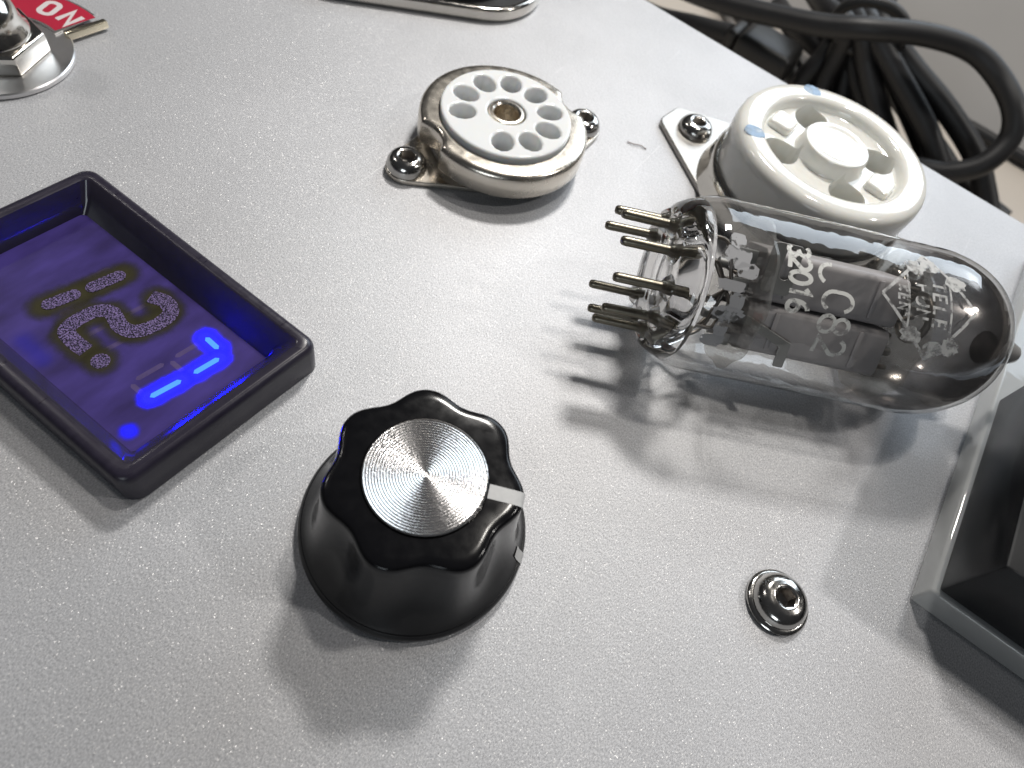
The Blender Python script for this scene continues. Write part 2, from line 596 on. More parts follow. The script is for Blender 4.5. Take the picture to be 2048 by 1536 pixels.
def link(name, me, m, parent=None, smooth=35.0, loc=None, rot=None):
    if smooth:
        for p_ in me.polygons:
            p_.use_smooth = True
        me.set_sharp_from_angle(angle=math.radians(smooth))
    if m is not None:
        me.materials.clear()
        me.materials.append(m)
    o = bpy.data.objects.new(name, me)
    C.objects.link(o)
    if parent:
        o.parent = parent
    if loc:
        o.location = loc
    if rot:
        o.rotation_euler = rot
    return o


def thing(name, label, cat, loc=(0, 0, 0), rz=0.0, group=None):
    o = bpy.data.objects.new(name, None)
    o.empty_display_size = 2
    C.objects.link(o)
    o.location = loc
    o.rotation_euler = (0, 0, rz)
    o["label"] = label
    o["category"] = cat
    if group:
        o["group"] = group
    return o


def loft(rings, cap0=True, cap1=True):
    n = len(rings[0])
    v = [p for r in rings for p in r]
    f = []
    for k in range(len(rings) - 1):
        for i in range(n):
            j = (i + 1) % n
            f.append((k * n + i, k * n + j, (k + 1) * n + j, (k + 1) * n + i))
    if cap0:
        f.append(tuple(range(n - 1, -1, -1)))
    if cap1:
        b = (len(rings) - 1) * n
        f.append(tuple(range(b, b + n)))
    return v, f


def circle(r, z, n=64, cx=0.0, cy=0.0):
    return [(cx + r * math.cos(2 * PI * i / n), cy + r * math.sin(2 * PI * i / n), z) for i in range(n)]


def lathe(profile, n=64):
    """profile of (r, z); r = 0 ends become points"""
    v, f, rows = [], [], []
    for r, z in profile:
        if r <= 1e-6:
            rows.append([len(v)])
            v.append((0, 0, z))
        else:
            rows.append(list(range(len(v), len(v) + n)))
            v += circle(r, z, n)
    for a, b in zip(rows, rows[1:]):
        for i in range(n):
            j = (i + 1) % n
            if len(a) == 1 and len(b) == 1:
                continue
            if len(a) == 1:
                f.append((a[0], b[j], b[i]))
            elif len(b) == 1:
                f.append((a[i], a[j], b[0]))
            else:
                f.append((a[i], a[j], b[j], b[i]))
    return v, f


def join(*vf):
    V, F = [], []
    for v, f in vf:
        o = len(V)
        V += list(v)
        F += [tuple(i + o for i in q) for q in f]
    return V, F


def plate_mesh(name, loops, z0, z1, bevel=0.0, res=2):
    """flat plate with holes: closed 2-D loops, even-odd filled, rounded edges"""
    cu = bpy.data.curves.new(name, 'CURVE')
    cu.dimensions = '2D'
    cu.fill_mode = 'BOTH'
    for lp in loops:
        sp = cu.splines.new('POLY')
        sp.points.add(len(lp) - 1)
        for i, (x, y) in enumerate(lp):
            sp.points[i].co = (x, y, 0, 1)
        sp.use_cyclic_u = True
    cu.extrude = (z1 - z0) / 2 - bevel
    cu.bevel_depth = bevel
    cu.bevel_resolution = res
    cu.offset = -bevel
    o = bpy.data.objects.new(name, cu)
    C.objects.link(o)
    dg = bpy.context.evaluated_depsgraph_get()
    me = bpy.data.meshes.new_from_object(o.evaluated_get(dg))
    bpy.data.objects.remove(o)
    bpy.data.curves.remove(cu)
    me.transform(Matrix.Translation((0, 0, (z0 + z1) / 2)))
    me.name = name
    return me


def plate(name, loops, z0, z1, m, parent=None, bevel=0.0, smooth=35.0, res=2):
    return link(name, plate_mesh(name, loops, z0, z1, bevel, res), m, parent, smooth)


def loop_circle(r, n=64, cx=0.0, cy=0.0, a0=0.0):
    return [(cx + r * math.cos(a0 + 2 * PI * i / n), cy + r * math.sin(a0 + 2 * PI * i / n)) for i in range(n)]


def round_poly(pts, rad, seg=6):
    """rounded polygon outline"""
    out = []
    n = len(pts)
    for i in range(n):
        p0, p1, p2 = Vector(pts[i - 1]), Vector(pts[i]), Vector(pts[(i + 1) % n])
        r = rad[i] if isinstance(rad, (list, tuple)) else rad
        d0, d2 = (p0 - p1).normalized(), (p2 - p1).normalized()
        ang = d0.angle(d2)
        if r < 1e-6 or ang > PI - 0.01:
            out.append(tuple(p1))
            continue
        t = min(r / math.tan(ang / 2), 0.49 * (p0 - p1).length, 0.49 * (p2 - p1).length)
        r = t * math.tan(ang / 2)
        cen = p1 + (d0 + d2).normalized() * (r / math.sin(ang / 2))
        a, b = p1 + d0 * t - cen, p1 + d2 * t - cen
        a0, a1 = math.atan2(a.y, a.x), math.atan2(b.y, b.x)
        da = (a1 - a0 + PI) % (2 * PI) - PI
        for k in range(seg + 1):
            w = a0 + da * k / seg
            out.append((cen.x + r * math.cos(w), cen.y + r * math.sin(w)))
    return out


def hull(points):
    pts = sorted(set((round(x, 5), round(y, 5)) for x, y in points))

    def cr(o, a, b):
        return (a[0] - o[0]) * (b[1] - o[1]) - (a[1] - o[1]) * (b[0] - o[0])
    lo, up = [], []
    for p in pts:
        while len(lo) >= 2 and cr(lo[-2], lo[-1], p) <= 0:
            lo.pop()
        lo.append(p)
    for p in reversed(pts):
        while len(up) >= 2 and cr(up[-2], up[-1], p) <= 0:
            up.pop()
        up.append(p)
    return lo[:-1] + up[:-1]


def spline(pts, sub=8):
    P = [Vector(p) for p in pts]
    P = [P[0] * 2 - P[1]] + P + [P[-1] * 2 - P[-2]]
    out = []
    for i in range(1, len(P) - 2):
        a, b, c, d = P[i - 1], P[i], P[i + 1], P[i + 2]
        for k in range(sub):
            t = k / sub
            out.append(0.5 * ((2 * b) + (c - a) * t + (2 * a - 5 * b + 4 * c - d) * t * t + (3 * b - a - 3 * c + d) * t ** 3))
    out.append(P[-2])
    return out


def tube(path, r, n=12, taper=None):
    """round bar swept along a path of 3-D points"""
    path = [Vector(p) for p in path]
    rings = []
    up = None
    for i, p in enumerate(path):
        t = (path[min(i + 1, len(path) - 1)] - path[max(i - 1, 0)]).normalized()
        if up is None:
            up = Vector((0, 0, 1)) if abs(t.z) < 0.9 else Vector((1, 0, 0))
        x = t.cross(up).normalized()
        up = x.cross(t).normalized()
        rr = r(i / (len(path) - 1)) if callable(r) else r
        rings.append([tuple(p + (x * math.cos(2 * PI * k / n) + up * math.sin(2 * PI * k / n)) * rr) for k in range(n)])
    return loft(rings)


def rbox(x0, x1, y0, y1, z0, z1, bev=0.3, seg=2):
    bm = bmesh.new()
    vs = [bm.verts.new((x, y, z)) for x in (x0, x1) for y in (y0, y1) for z in (z0, z1)]
    for q in ((0, 1, 3, 2), (4, 6, 7, 5), (0, 4, 5, 1), (2, 3, 7, 6), (0, 2, 6, 4), (1, 5, 7, 3)):
        bm.faces.new([vs[i] for i in q])
    bmesh.ops.recalc_face_normals(bm, faces=bm.faces)
    if bev:
        bmesh.ops.bevel(bm, geom=list(bm.edges), offset=bev, segments=seg, profile=0.5, affect='EDGES')
    v = [tuple(q.co) for q in bm.verts]
    bm.verts.index_update()
    f = [tuple(q.index for q in fc.verts) for fc in bm.faces]
    bm.free()
    return v, f


def ribbon(poly, w, closed=False, ends=True):
    """2-D strip of width w along a polyline -> (verts2d, faces)"""
    P = [Vector(p) for p in poly]
    n = len(P)
    L_, R_ = [], []
    for i in range(n):
        if closed:
            a, b = P[i - 1], P[(i + 1) % n]
        else:
            a, b = P[max(i - 1, 0)], P[min(i + 1, n - 1)]
        d0 = (P[i] - a).normalized() if (P[i] - a).length > 1e-9 else (b - P[i]).normalized()
        d1 = (b - P[i]).normalized() if (b - P[i]).length > 1e-9 else d0
        t = d0 + d1
        t = t.normalized() if t.length > 1e-6 else d0
        nn = Vector((-t.y, t.x))
        c = max(0.45, nn.dot(Vector((-d0.y, d0.x))))
        L_.append(P[i] + nn * (w / 2 / c))
        R_.append(P[i] - nn * (w / 2 / c))
    v = [tuple(q) for q in L_] + [tuple(q) for q in R_]
    f = [(i, i + 1, n + i + 1, n + i) for i in range(n - 1)]
    if closed:
        f.append((n - 1, 0, n, 2 * n - 1))
    return v, f


def arc(cx, cy, rx, ry, a0, a1, n=10):
    return [(cx + rx * math.cos(math.radians(a0 + (a1 - a0) * k / n)), cy + ry * math.sin(math.radians(a0 + (a1 - a0) * k / n))) for k in range(n + 1)]


# stroke letters on a 0.62 x 1 box: (polyline, closed)
GLYPH = {
    '0': [(arc(0.31, 0.5, 0.27, 0.46, 90, 450, 24)[:-1], True)],
    '1': [([(0.14, 0.74), (0.34, 0.96), (0.34, 0.04)], False)],
    '2': [(arc(0.31, 0.70, 0.26, 0.26, 165, -25, 10) + [(0.05, 0.05), (0.58, 0.05)], False)],
    '3': [(arc(0.29, 0.73, 0.25, 0.23, 150, -80, 9) + arc(0.29, 0.27, 0.27, 0.23, 80, -150, 9), False)],
    '6': [(arc(0.45, 0.42, 0.38, 0.54, 95, 180, 7) + arc(0.32, 0.28, 0.25, 0.24, 180, 520, 14), False)],
    '8': [(arc(0.31, 0.74, 0.23, 0.22, 0, 360, 16)[:-1], True), (arc(0.31, 0.27, 0.27, 0.24, 0, 360, 16)[:-1], True)],
    'C': [(arc(0.36, 0.62, 0.30, 0.34, 25, 180, 9) + arc(0.36, 0.36, 0.30, 0.32, 180, 335, 9), False)],
    'E': [([(0.56, 0.96), (0.08, 0.96), (0.08, 0.04), (0.56, 0.04)], False), ([(0.08, 0.5), (0.46, 0.5)], False)],
    'T': [([(0.02, 0.96), (0.60, 0.96)], False), ([(0.31, 0.90), (0.31, 0.04)], False)],
    'L': [([(0.10, 0.96), (0.10, 0.05), (0.56, 0.05)], False)],
    'F': [([(0.56, 0.96), (0.08, 0.96), (0.08, 0.04)], False), ([(0.08, 0.52), (0.46, 0.52)], False)],
    'U': [([(0.07, 0.96)] + arc(0.31, 0.30, 0.24, 0.26, 180, 360, 10) + [(0.55, 0.96)], False)],
    'N': [([(0.07, 0.04), (0.07, 0.94), (0.55, 0.06), (0.55, 0.96)], False)],
    'K': [([(0.08, 0.96), (0.08, 0.04)], False), ([(0.54, 0.96), (0.12, 0.46), (0.56, 0.04)], False)],
    'O': [(round_poly([(0.06, 0.04), (0.56, 0.04), (0.56, 0.96), (0.06, 0.96)], 0.22, 5), True)],
}


def glyph(ch, h, w):
    """list of (verts2d, faces) for one character of height h, stroke w, centred on x"""
    out = []
    for pl, cl in GLYPH[ch]:
        out.append(ribbon([((x - 0.31) * h, (y - 0.5) * h) for x, y in pl], w, cl))
    return out


# ------------------------------------------------------------------ the setting: panel, case, table, wall
panel_me = plate_mesh("panel_surface", [[(-190, -110), (120, -110), (120, 121), (-190, 121)]], -2.0, 0.0, 0.25, 3)
o = link("panel_surface", panel_me, M['panel'], None, 30)
o["kind"] = "structure"
v, f = rbox(-189, 119, -109, 120, -50, -2.02, 0.5)
case = finish("case_body", v, f, M['panel_body'])
case["kind"] = "structure"
v, f = rbox(-700, 700, -500, 700, -70, -50.02, 0)
o = finish("table_surface", v, f, M['table'], smooth=0)
o["kind"] = "structure"
sec = [(252, -50.0), (252, -48.5), (330, 34.0), (333, 36.0), (520, 36.0), (520, -50.0)]
v, f = loft([[(-500, y, z) for y, z in sec], [(600, y, z) for y, z in sec]])
o = finish("grey_cabinet", v, f, M['wall'], smooth=0)
o["label"] = "plain grey cabinet with a sloping front standing behind the cable coil"
o["category"] = "cabinet"


# ------------------------------------------------------------------ screws
def screw_mesh(r, h, rh, flange=0.0):
    """button head with hexagon recess: rings with the same count"""
    n = 48
    a0 = 0.3

    def hexring(ap, z):
        out = []
        for i in range(n):
            a = 2 * PI * i / n
            b = (a - a0) % (PI / 3) - PI / 6
            rr = ap / math.cos(b)
            out.append((rr * math.cos(a), rr * math.sin(a), z))
        return out
    rings = []
    z = 0.0
    if flange:
        rings += [circle(flange - 0.1, 0, n), circle(flange, 0.12, n), circle(flange, 0.45, n), circle(flange - 0.15, 0.62, n), circle(r + 0.12, 0.68, n)]
        z = 0.62
    else:
        rings += [circle(r - 0.12, 0, n), circle(r, 0.12, n)]
    for k in range(0, 8):
        t = k / 7
        rr = r - (r - rh * 1.42) * (1 - math.cos(t * PI / 2)) * 1.0
        zz = z + 0.08 + (h - z - 0.08) * math.sin(t * PI / 2)
        rings.append(circle(rr, zz, n))
    rings += [circle(rh * 1.36, h + 0.02, n), circle(rh * 1.22, h - 0.02, n)]
    rings += [hexring(rh, h - 0.08)]
    head = loft(rings, True, False)
    rec = loft([hexring(rh, h - 0.08), hexring(rh * 0.98, h - 0.28), hexring(rh * 0.97, h * 0.25), [(x * 0.3, y * 0.3, h * 0.12) for x, y, _ in hexring(rh, 0)]], False, True)
    return head, rec


def add_screw(parent, x, y, z, r, h, rh, flange=0.0, turn=0.0, name='screw'):
    head, rec = screw_mesh(r, h, rh, flange)
    s_ = finish(name, *head, M['screw'], parent, 40, (x, y, z), (0, 0, turn))
    finish("hex_recess", *rec, M['hexdark'], s_, 30)
    return s_


t = thing("button_head_screw", "lone flanged button head hex screw on the bare panel right of the knob", "screw", (22.0, 36.2, 0))
head, rec = screw_mesh(2.8, 2.15, 0.92, 3.22)
finish("head", *head, M['screw'], t, 40, None, (0, 0, 0.4))
finish("hex_recess", *rec, M['hexdark'], t, 30, None, (0, 0, 0.4))

# ------------------------------------------------------------------ knob
KX, KY = -10.3, 19.3
t = thing("control_knob", "black fluted control knob with spun aluminium disc and white pointer line", "knob", (KX, KY, 0))
prof = [(0, 0.35), (10.25, 0.35), (10.5, 0.6), (10.52, 1.0), (10.42, 1.35), (10.2, 1.6), (0, 1.6)]
finish("skirt", *lathe(prof, 96), M['knob'], t, 35)
n = 280
A0 = math.radians(26)


def kr(a, base, amp):
    c = 0.5 - 0.5 * math.cos(7 * (a - A0))
    return base - 0.74 * amp * c ** 1.1


rings = []
for z, base, amp in ((1.58, 10.18, 0.0), (1.8, 10.0, 0.0), (2.2, 9.78, 0.04), (3.0, 9.44, 0.32), (4.3, 9.08, 0.8), (6.2, 8.74, 1.12), (8.0, 8.50, 1.18), (10.0, 8.30, 1.24),
                     (11.3, 8.20, 1.25), (11.65, 8.14, 1.25), (11.86, 7.98, 1.24), (11.95, 7.75, 1.2), (11.98, 7.0, 0.9), (12.0, 5.6, 0.2), (12.0, 5.15, 0), (11.7, 5.08, 0)):
    rings.append([(kr(2 * PI * i / n, base, amp) * math.cos(2 * PI * i / n), kr(2 * PI * i / n, base, amp) * math.sin(2 * PI * i / n), z) for i in range(n)])
finish("fluted_body", *loft(rings, False, True), M['knob'], t, 50)
prof = []
for k in range(22):
    r0 = k * 5.02 / 22
    prof += [(r0 + 0.0, 12.22), (r0 + 0.11, 12.22 + 0.05 * (1 if k else 0))]
prof = [(0, 12.22)] + [p for p in prof if p[0] > 0.02] + [(5.02, 12.2), (5.05, 12.1), (5.05, 11.72)]
finish("spun_disc", *lathe(prof, 128), M['spun'], t, 20)
# pointer line over the top and down the lobe
ca, sa = math.cos(A0), math.sin(A0)


def bar(path_rz, w, th=0.06):
    vv, ff = [], []
    rows = []
    for r, z in path_rz:
        rows.append(len(vv))
        for s_ in (-1, 1):
            vv.append((r * ca - s_ * w / 2 * sa, r * sa + s_ * w / 2 * ca, z))
    m_ = len(path_rz)
    for k in range(m_ - 1):
        ff.append((rows[k], rows[k + 1], rows[k + 1] + 1, rows[k] + 1))
    return vv, ff


finish("pointer_line", *bar([(5.15, 12.035), (5.6, 12.04), (7.0, 12.02), (7.72, 11.985), (7.97, 11.90), (8.14, 11.70), (8.21, 11.3), (8.24, 11.0)], 1.25), M['pointer'], t, 60)
A1 = math.radians(20)
ca, sa = math.cos(A1), math.sin(A1)
finish("skirt_tick", *bar([(9.62, 2.7), (9.9, 2.1), (10.18, 1.72), (10.4, 1.48), (10.55, 1.05), (10.55, 0.65)], 1.05), M['pointer'], t, 60)

# ------------------------------------------------------------------ digital display
t = thing("digital_display", "black bezel display with violet window and glowing blue digits 12.7", "display", (0, 0, 0))
X0, X1, Y0, Y1 = -62.3, -28.95, 4.9, 26.35
ZT, ZF = 4.3, 1.2


def rr_ring(ix0, iy0, ix1, iy1, z, rad, seg=6):
    return [(x, y, z) for x, y in round_poly([(X0 + ix0, Y0 + iy0), (X1 - ix1, Y0 + iy0), (X1 - ix1, Y1 - iy1), (X0 + ix0, Y1 - iy1)], rad, seg)]


rings = [rr_ring(0.1, 0.1, 0.1, 0.1, 0.0, 1.3), rr_ring(0, 0, 0, 0, 0.15, 1.4), rr_ring(0, 0, 0, 0, 3.4, 1.4), rr_ring(0.08, 0.08, 0.08, 0.08, 3.8, 1.35), rr_ring(0.3, 0.3, 0.3, 0.3, 4.15, 1.2), rr_ring(0.6, 0.6, 0.6, 0.6, ZT, 1.0),
         rr_ring(1.3, 1.5, 1.2, 1.2, ZT, 0.8), rr_ring(1.5, 1.7, 1.4, 1.4, 4.2, 0.8), rr_ring(2.3, 2.6, 3.1, 2.6, 2.4, 0.7), rr_ring(2.6, 3.0, 3.3, 3.6, ZF, 0.6), rr_ring(2.6, 3.0, 3.3, 3.6, 0.2, 0.6)]
bz = finish("bezel", *loft(rings, True, False), M['bezel'], t, 32)
bz.data.materials.append(M['bezel_inner'])
for q_ in bz.data.vertices:
    q_.co.x += (q_.co.y - 26.3) * 0.06
for p_ in bz.data.polygons:
    c_ = p_.center
    if X0 + 1.5 < c_.x < X1 - 1.2 and Y0 + 1.5 < c_.y < Y1 - 1.2 and c_.z > 0.3:
        p_.material_index = 1
win = plate("filter_window", [[(x_ + (y_ - 26.3) * 0.06, y_) for x_, y_ in ((X0 + 2.5, Y0 + 2.9), (X1 - 3.2, Y0 + 2.9), (X1 - 3.2, Y1 - 3.5), (X0 + 2.5, Y1 - 3.5))]], 0.6, ZF, M['window'], t, 0.0)


def seg_shape(a, b, w, tip=0.8):
    a, b = Vector(a), Vector(b)
    d = (b - a).normalized()
    nn = Vector((-d.y, d.x))
    t_ = d * (w / 2 * tip)
    return [tuple(a), tuple(a + t_ + nn * w / 2), tuple(b - t_ + nn * w / 2), tuple(b), tuple(b - t_ - nn * w / 2), tuple(a + t_ - nn * w / 2)]


def capsule(a, b, w, seg=8):
    a, b = Vector(a), Vector(b)
    an = math.atan2((b - a).y, (b - a).x)
    out = []
    for k in range(seg + 1):
        q = an + PI / 2 + PI * k / seg
        out.append((a.x + w / 2 * math.cos(q), a.y + w / 2 * math.sin(q)))
    for k in range(seg + 1):
        q = an - PI / 2 + PI * k / seg
        out.append((b.x + w / 2 * math.cos(q), b.y + w / 2 * math.sin(q)))
    return out


FS = 60.8 / 63.0          # the measured points sit on the window face


def W2(x, y):
    return (x * FS, y * FS)


def poly_strip(name, pts, w, z, m, parent):
    v2, f2 = ribbon([W2(*p) for p in spline2(pts)], w)
    return finish(name, [(x, y, z) for x, y in v2], f2, m, parent, 0)


def spline2(pts, sub=6):
    return [(p.x, p.y) for p in spline([(x, y, 0) for x, y in pts], sub)]


def glow(name, a, b, color, strength, core, edge, z, emissive=True, opaque=0.95):
    a, b = Vector(W2(*a)), Vector(W2(*b))
    half = (b - a).length / 2
    c_ = (a + b) / 2
    an = math.atan2((b - a).y, (b - a).x)
    w = edge * 1.15
    o_ = plate(name, [[(-half - w, -w), (half + w, -w), (half + w, w), (-half - w, w)]], 0, 0.003,
               glow_material(name, color, strength, half, core, edge, opaque, emissive), t)
    o_.location = (c_.x, c_.y, z)
    o_.rotation_euler = (0, 0, an)
    return o_


OL = (0.040, 0.036, 0.014)
BL = (0.0022, 0.0020, 1.0)
two = [(-48.2, 20.9), (-46.6, 21.5), (-45.1, 20.9), (-44.9, 19.0), (-45.7, 17.0), (-47.2, 16.5), (-49.2, 17.0), (-50.3, 16.0), (-50.6, 14.0), (-50.2, 12.7), (-48.6, 12.4), (-47.0, 12.5)]
zk = ZF + 0.004
for a, b in (((-52.4, 21.0), (-53.15, 17.3)), ((-53.35, 16.4), (-54.2, 13.1)), ((-47.6, 21.2), (-45.3, 20.9)), ((-45.0, 19.6), (-45.6, 17.2)), ((-46.6, 16.6), (-49.2, 16.9)),
             ((-50.4, 15.6), (-50.6, 13.6)), ((-49.8, 12.5), (-47.0, 12.5)), ((-45.1, 12.62), (-45.08, 12.6))):
    glow("overexposed_halo", a, b, OL, 0, 0.4, 2.1, zk, False, 0.85)  # olive overexposure halo painted round each stroke, no phosphor there
    zk += 0.006
for a, b in (((-52.4, 21.0), (-53.15, 17.3)), ((-53.35, 16.4), (-54.2, 13.1))):
    va, vb = Vector(W2(*a)), Vector(W2(*b))
    dv = (vb - va).normalized() * 0.5
    plate("digit_segment", [capsule(tuple(va + dv), tuple(vb - dv), 1.35)], zk, zk + 0.012, M['speck'], t)
v2, f2 = ribbon([W2(*p) for p in spline2(two)], 1.55)
finish("digit_segment", [(x, y, zk + 0.008) for x, y in v2], f2, M['speck'], t, 0)
plate("decimal_point", [loop_circle(0.85, 24, *W2(-45.1, 12.6))], zk, zk + 0.014, M['speck'], t)
ghost = mat("unlit_segment", (0.085, 0.062, 0.16), 0.5, noise=0.35, scale=0.8, spec=0.1)
for gx in (-54.0, -47.6, -40.2):
    for (ax, ay, bx, by) in ((0.2, 21.2, 2.3, 21.2), (-0.3, 17.0, 1.8, 17.0), (-0.8, 12.8, 1.3, 12.8), (0.0, 20.6, -0.35, 17.6), (-0.5, 16.4, -0.9, 13.4), (2.6, 20.6, 2.25, 17.6), (2.1, 16.4, 1.7, 13.4)):
        plate("unlit_segment", [seg_shape(W2(gx + ax, ay), W2(gx + bx, by), 0.5, 1.0)], ZF - 0.01, ZF + 0.002, ghost, t)
# the lit 7
seven = [((-40.3, 21.2), (-38.3, 21.1)), ((-37.4, 20.4), (-37.8, 17.5)), ((-38.0, 16.2), (-38.6, 13.0))]
zk = ZF + 0.004
for k, (a, b) in enumerate(seven):
    glow("segment_glow", a, b, BL, 5.0, 0.4, 1.7, zk)  # blue halo of the lit segment, painted as a glowing plate
    zk += 0.006
for k, (a, b) in enumerate(seven):
    plate("digit_segment", [seg_shape(W2(*a), W2(*b), 0.54, 1.0)], zk, zk + 0.02, M['seg'], t)
glow("decimal_reflection", (-37.1, 9.4), (-37.0, 9.4), BL, 1.5, 0.2, 1.3, ZF + 0.004, True, 0.9)  # glowing plate painted in for the decimal point's reflection
glow("stray_glow", (-52.0, 9.4), (-49.0, 9.2), BL, 0.45, 0.1, 2.0, ZF + 0.004, True, 0.4)  # dim blotch of stray blue light, painted as an added glowing plate

# ------------------------------------------------------------------ nine pin socket
NX, NY = -36.4, 67.8
axis = math.radians(66)
t = thing("nine_pin_socket", "round white ceramic nine hole socket in a tinned metal ring, screwed down", "tube socket", (NX, NY, 0))


def notch_r(a, R, rc, dc):
    """polar outline: circle R bitten by circles of radius rc whose centres sit dc out along the axis"""
    out = R
    for ax in (axis, axis + PI):
        da = (a - ax + PI) % (2 * PI) - PI
        # nearest intersection with circle centred (dc,0)
        disc = rc * rc - (dc * math.sin(da)) ** 2
        if disc > 0 and math.cos(da) > 0:
            out = min(out, dc * math.cos(da) - math.sqrt(disc))
    return out


NS = 180
ringo = [(notch_r(2 * PI * i / NS, 11.35, 3.9, 13.9) * math.cos(2 * PI * i / NS), notch_r(2 * PI * i / NS, 11.35, 3.9, 13.9) * math.sin(2 * PI * i / NS)) for i in range(NS)]


def scaled(lp, k):
    return [(x * k, y * k) for x, y in lp]


ring_profile = [(0.985, 1.8), (1.0, 2.1), (1.0, 4.2), (0.995, 4.7), (0.975, 5.1), (0.945, 5.28), (0.90, 5.32)]
rings = [[(x * k, y * k, z) for x, y in ringo] for k, z in ring_profile]
inner = loop_circle(8.85, NS)
rings += [[(x, y, 5.30) for x, y in inner], [(x * 0.99, y * 0.99, 5.0) for x, y in inner], [(x * 0.985, y * 0.985, 2.0) for x, y in inner]]
finish("shell_ring", *loft(rings, False, False), M['nickel'], t, 40)
fl = hull(loop_circle(8.9, 64) + loop_circle(2.7, 24, 14.0 * math.cos(axis), 14.0 * math.sin(axis)) + loop_circle(2.7, 24, -14.0 * math.cos(axis), -14.0 * math.sin(axis)))
plate("flange", [fl], 0.02, 0.75, M['nickel'], t, 0.15)
finish("shell_ring_foot", *lathe([(9.0, 0.76), (9.7, 0.78), (10.2, 1.9), (9.8, 2.3)], 72), M['steel'], t, 40)
gap = math.radians(-95)
holes = [gap + math.radians(36 * (k + 1)) for k in range(9)]
loops = [loop_circle(8.72, 96), loop_circle(2.55, 40)]
for a in holes:
    cx, cy = 5.95 * math.cos(a), 5.95 * math.sin(a)
    lp = []
    for i in range(40):
        q = 2 * PI * i / 40
        e = 1.0 + 0.025 * math.cos(12 * q) * (1 if math.cos(q) > 0 else 0)
        x, y = 1.72 * e * math.cos(q), 1.42 * e * math.sin(q)
        lp.append((cx + x * math.cos(a) - y * math.sin(a), cy + x * math.sin(a) + y * math.cos(a)))
    loops.append(lp)
plate("ceramic_disc", loops, 2.2, 6.2, M['ceramic'], t, 0.32, 40, 3)
finish("ceramic_floor", *lathe([(0, 1.9), (8.5, 1.9), (8.5, 2.15), (0, 2.15)], 48), M['ceramic'], t)
for a in holes:
    c_ = finish("contact", *lathe([(0.55, 2.17), (0.95, 2.25), (0.95, 3.4), (0.7, 3.5), (0.6, 3.4), (0.55, 2.25)], 16), M['holedark'], t, 40, (5.95 * math.cos(a), 5.95 * math.sin(a), 0))
finish("centre_bush", *lathe([(2.5, 4.8), (2.5, 5.85), (2.3, 6.12), (1.95, 6.16), (1.72, 5.95), (1.65, 5.3), (1.65, 2.2)], 48), M['nickel'], t, 40)
finish("bush_bore", *lathe([(0, 2.2), (1.64, 2.2)], 24), M['holedark'], t)
for sgn in (-1, 1):
    add_screw(t, sgn * 14.0 * math.cos(axis), sgn * 14.0 * math.sin(axis), 0.75, 2.6, 1.75, 1.0, turn=0.5 * sgn)

# ------------------------------------------------------------------ four pin socket
UX, UY = 0.3, 92.0
UA = math.radians(174)
t = thing("four_pin_socket", "big cream ceramic four pin socket with two blue dots on its rim", "tube socket", (UX, UY, 0))
tips = []
for s_ in (1, -1):
    for (al, ac) in ((23.6, 2.6), (23.6, -2.6)):
        tips.append((s_ * al * math.cos(UA) - ac * math.sin(UA), s_ * al * math.sin(UA) + ac * math.cos(UA)))
order = hull([(p[0], p[1]) for p in tips] + loop_circle(14.6, 48))
fl = round_poly(hull(tips + loop_circle(14.4, 20)), 1.6, 4)
scr = [(s_ * 18.6 * math.cos(UA), s_ * 18.6 * math.sin(UA)) for s_ in (1, -1)]
plate("flange_plate", [fl, loop_circle(12.6, 64)], 0.02, 0.9, M['steel'], t, 0.2)
finish("collar", *lathe([(15.2, 0.92), (14.9, 1.6), (14.55, 3.0), (14.3, 4.2), (14.05, 4.5), (13.75, 4.35), (13.6, 3.0), (13.6, 0.95)], 96), M['chrome'], t, 50)
prof = [(12.4, 0.5), (12.9, 1.4), (13.3, 3.0), (13.7, 5.5), (13.8, 9.2), (13.65, 10.1), (13.2, 10.75), (12.4, 11.0), (10.9, 11.0), (10.4, 10.92), (10.05, 10.6), (9.85, 10.1), (9.7, 9.65), (9.3, 9.45),
        (6.0, 9.3), (5.0, 9.4), (4.75, 9.8), (4.65, 11.0), (4.4, 11.45), (4.0, 11.55), (3.5, 11.4), (2.4, 11.35), (0, 11.45)]
body = finish("ceramic_body", *lathe(prof, 128), M['cream'], t, 40)
# four pin pockets cut into the recess
dg = None
cut_v, cut_f = [], []
for k in range(4):
    a = math.radians(-49 + 90 * k)
    lp = [(7.1 + (2.75 if math.cos(q) > 0 else 2.4) * math.cos(q), (2.55 + 0.3 * math.cos(q)) * math.sin(q)) for q in [2 * PI * i / 24 for i in range(24)]]
    r0 = [(x * math.cos(a) - y * math.sin(a), x * math.sin(a) + y * math.cos(a), 4.0) for x, y in lp]
    r1 = [(x, y, 10.4) for x, y, _ in r0]
    vv, ff = loft([r0, r1])
    cut_v, cut_f = join((cut_v, cut_f), (vv, ff))
cutter = finish("cutter", cut_v, cut_f, M['cream'])
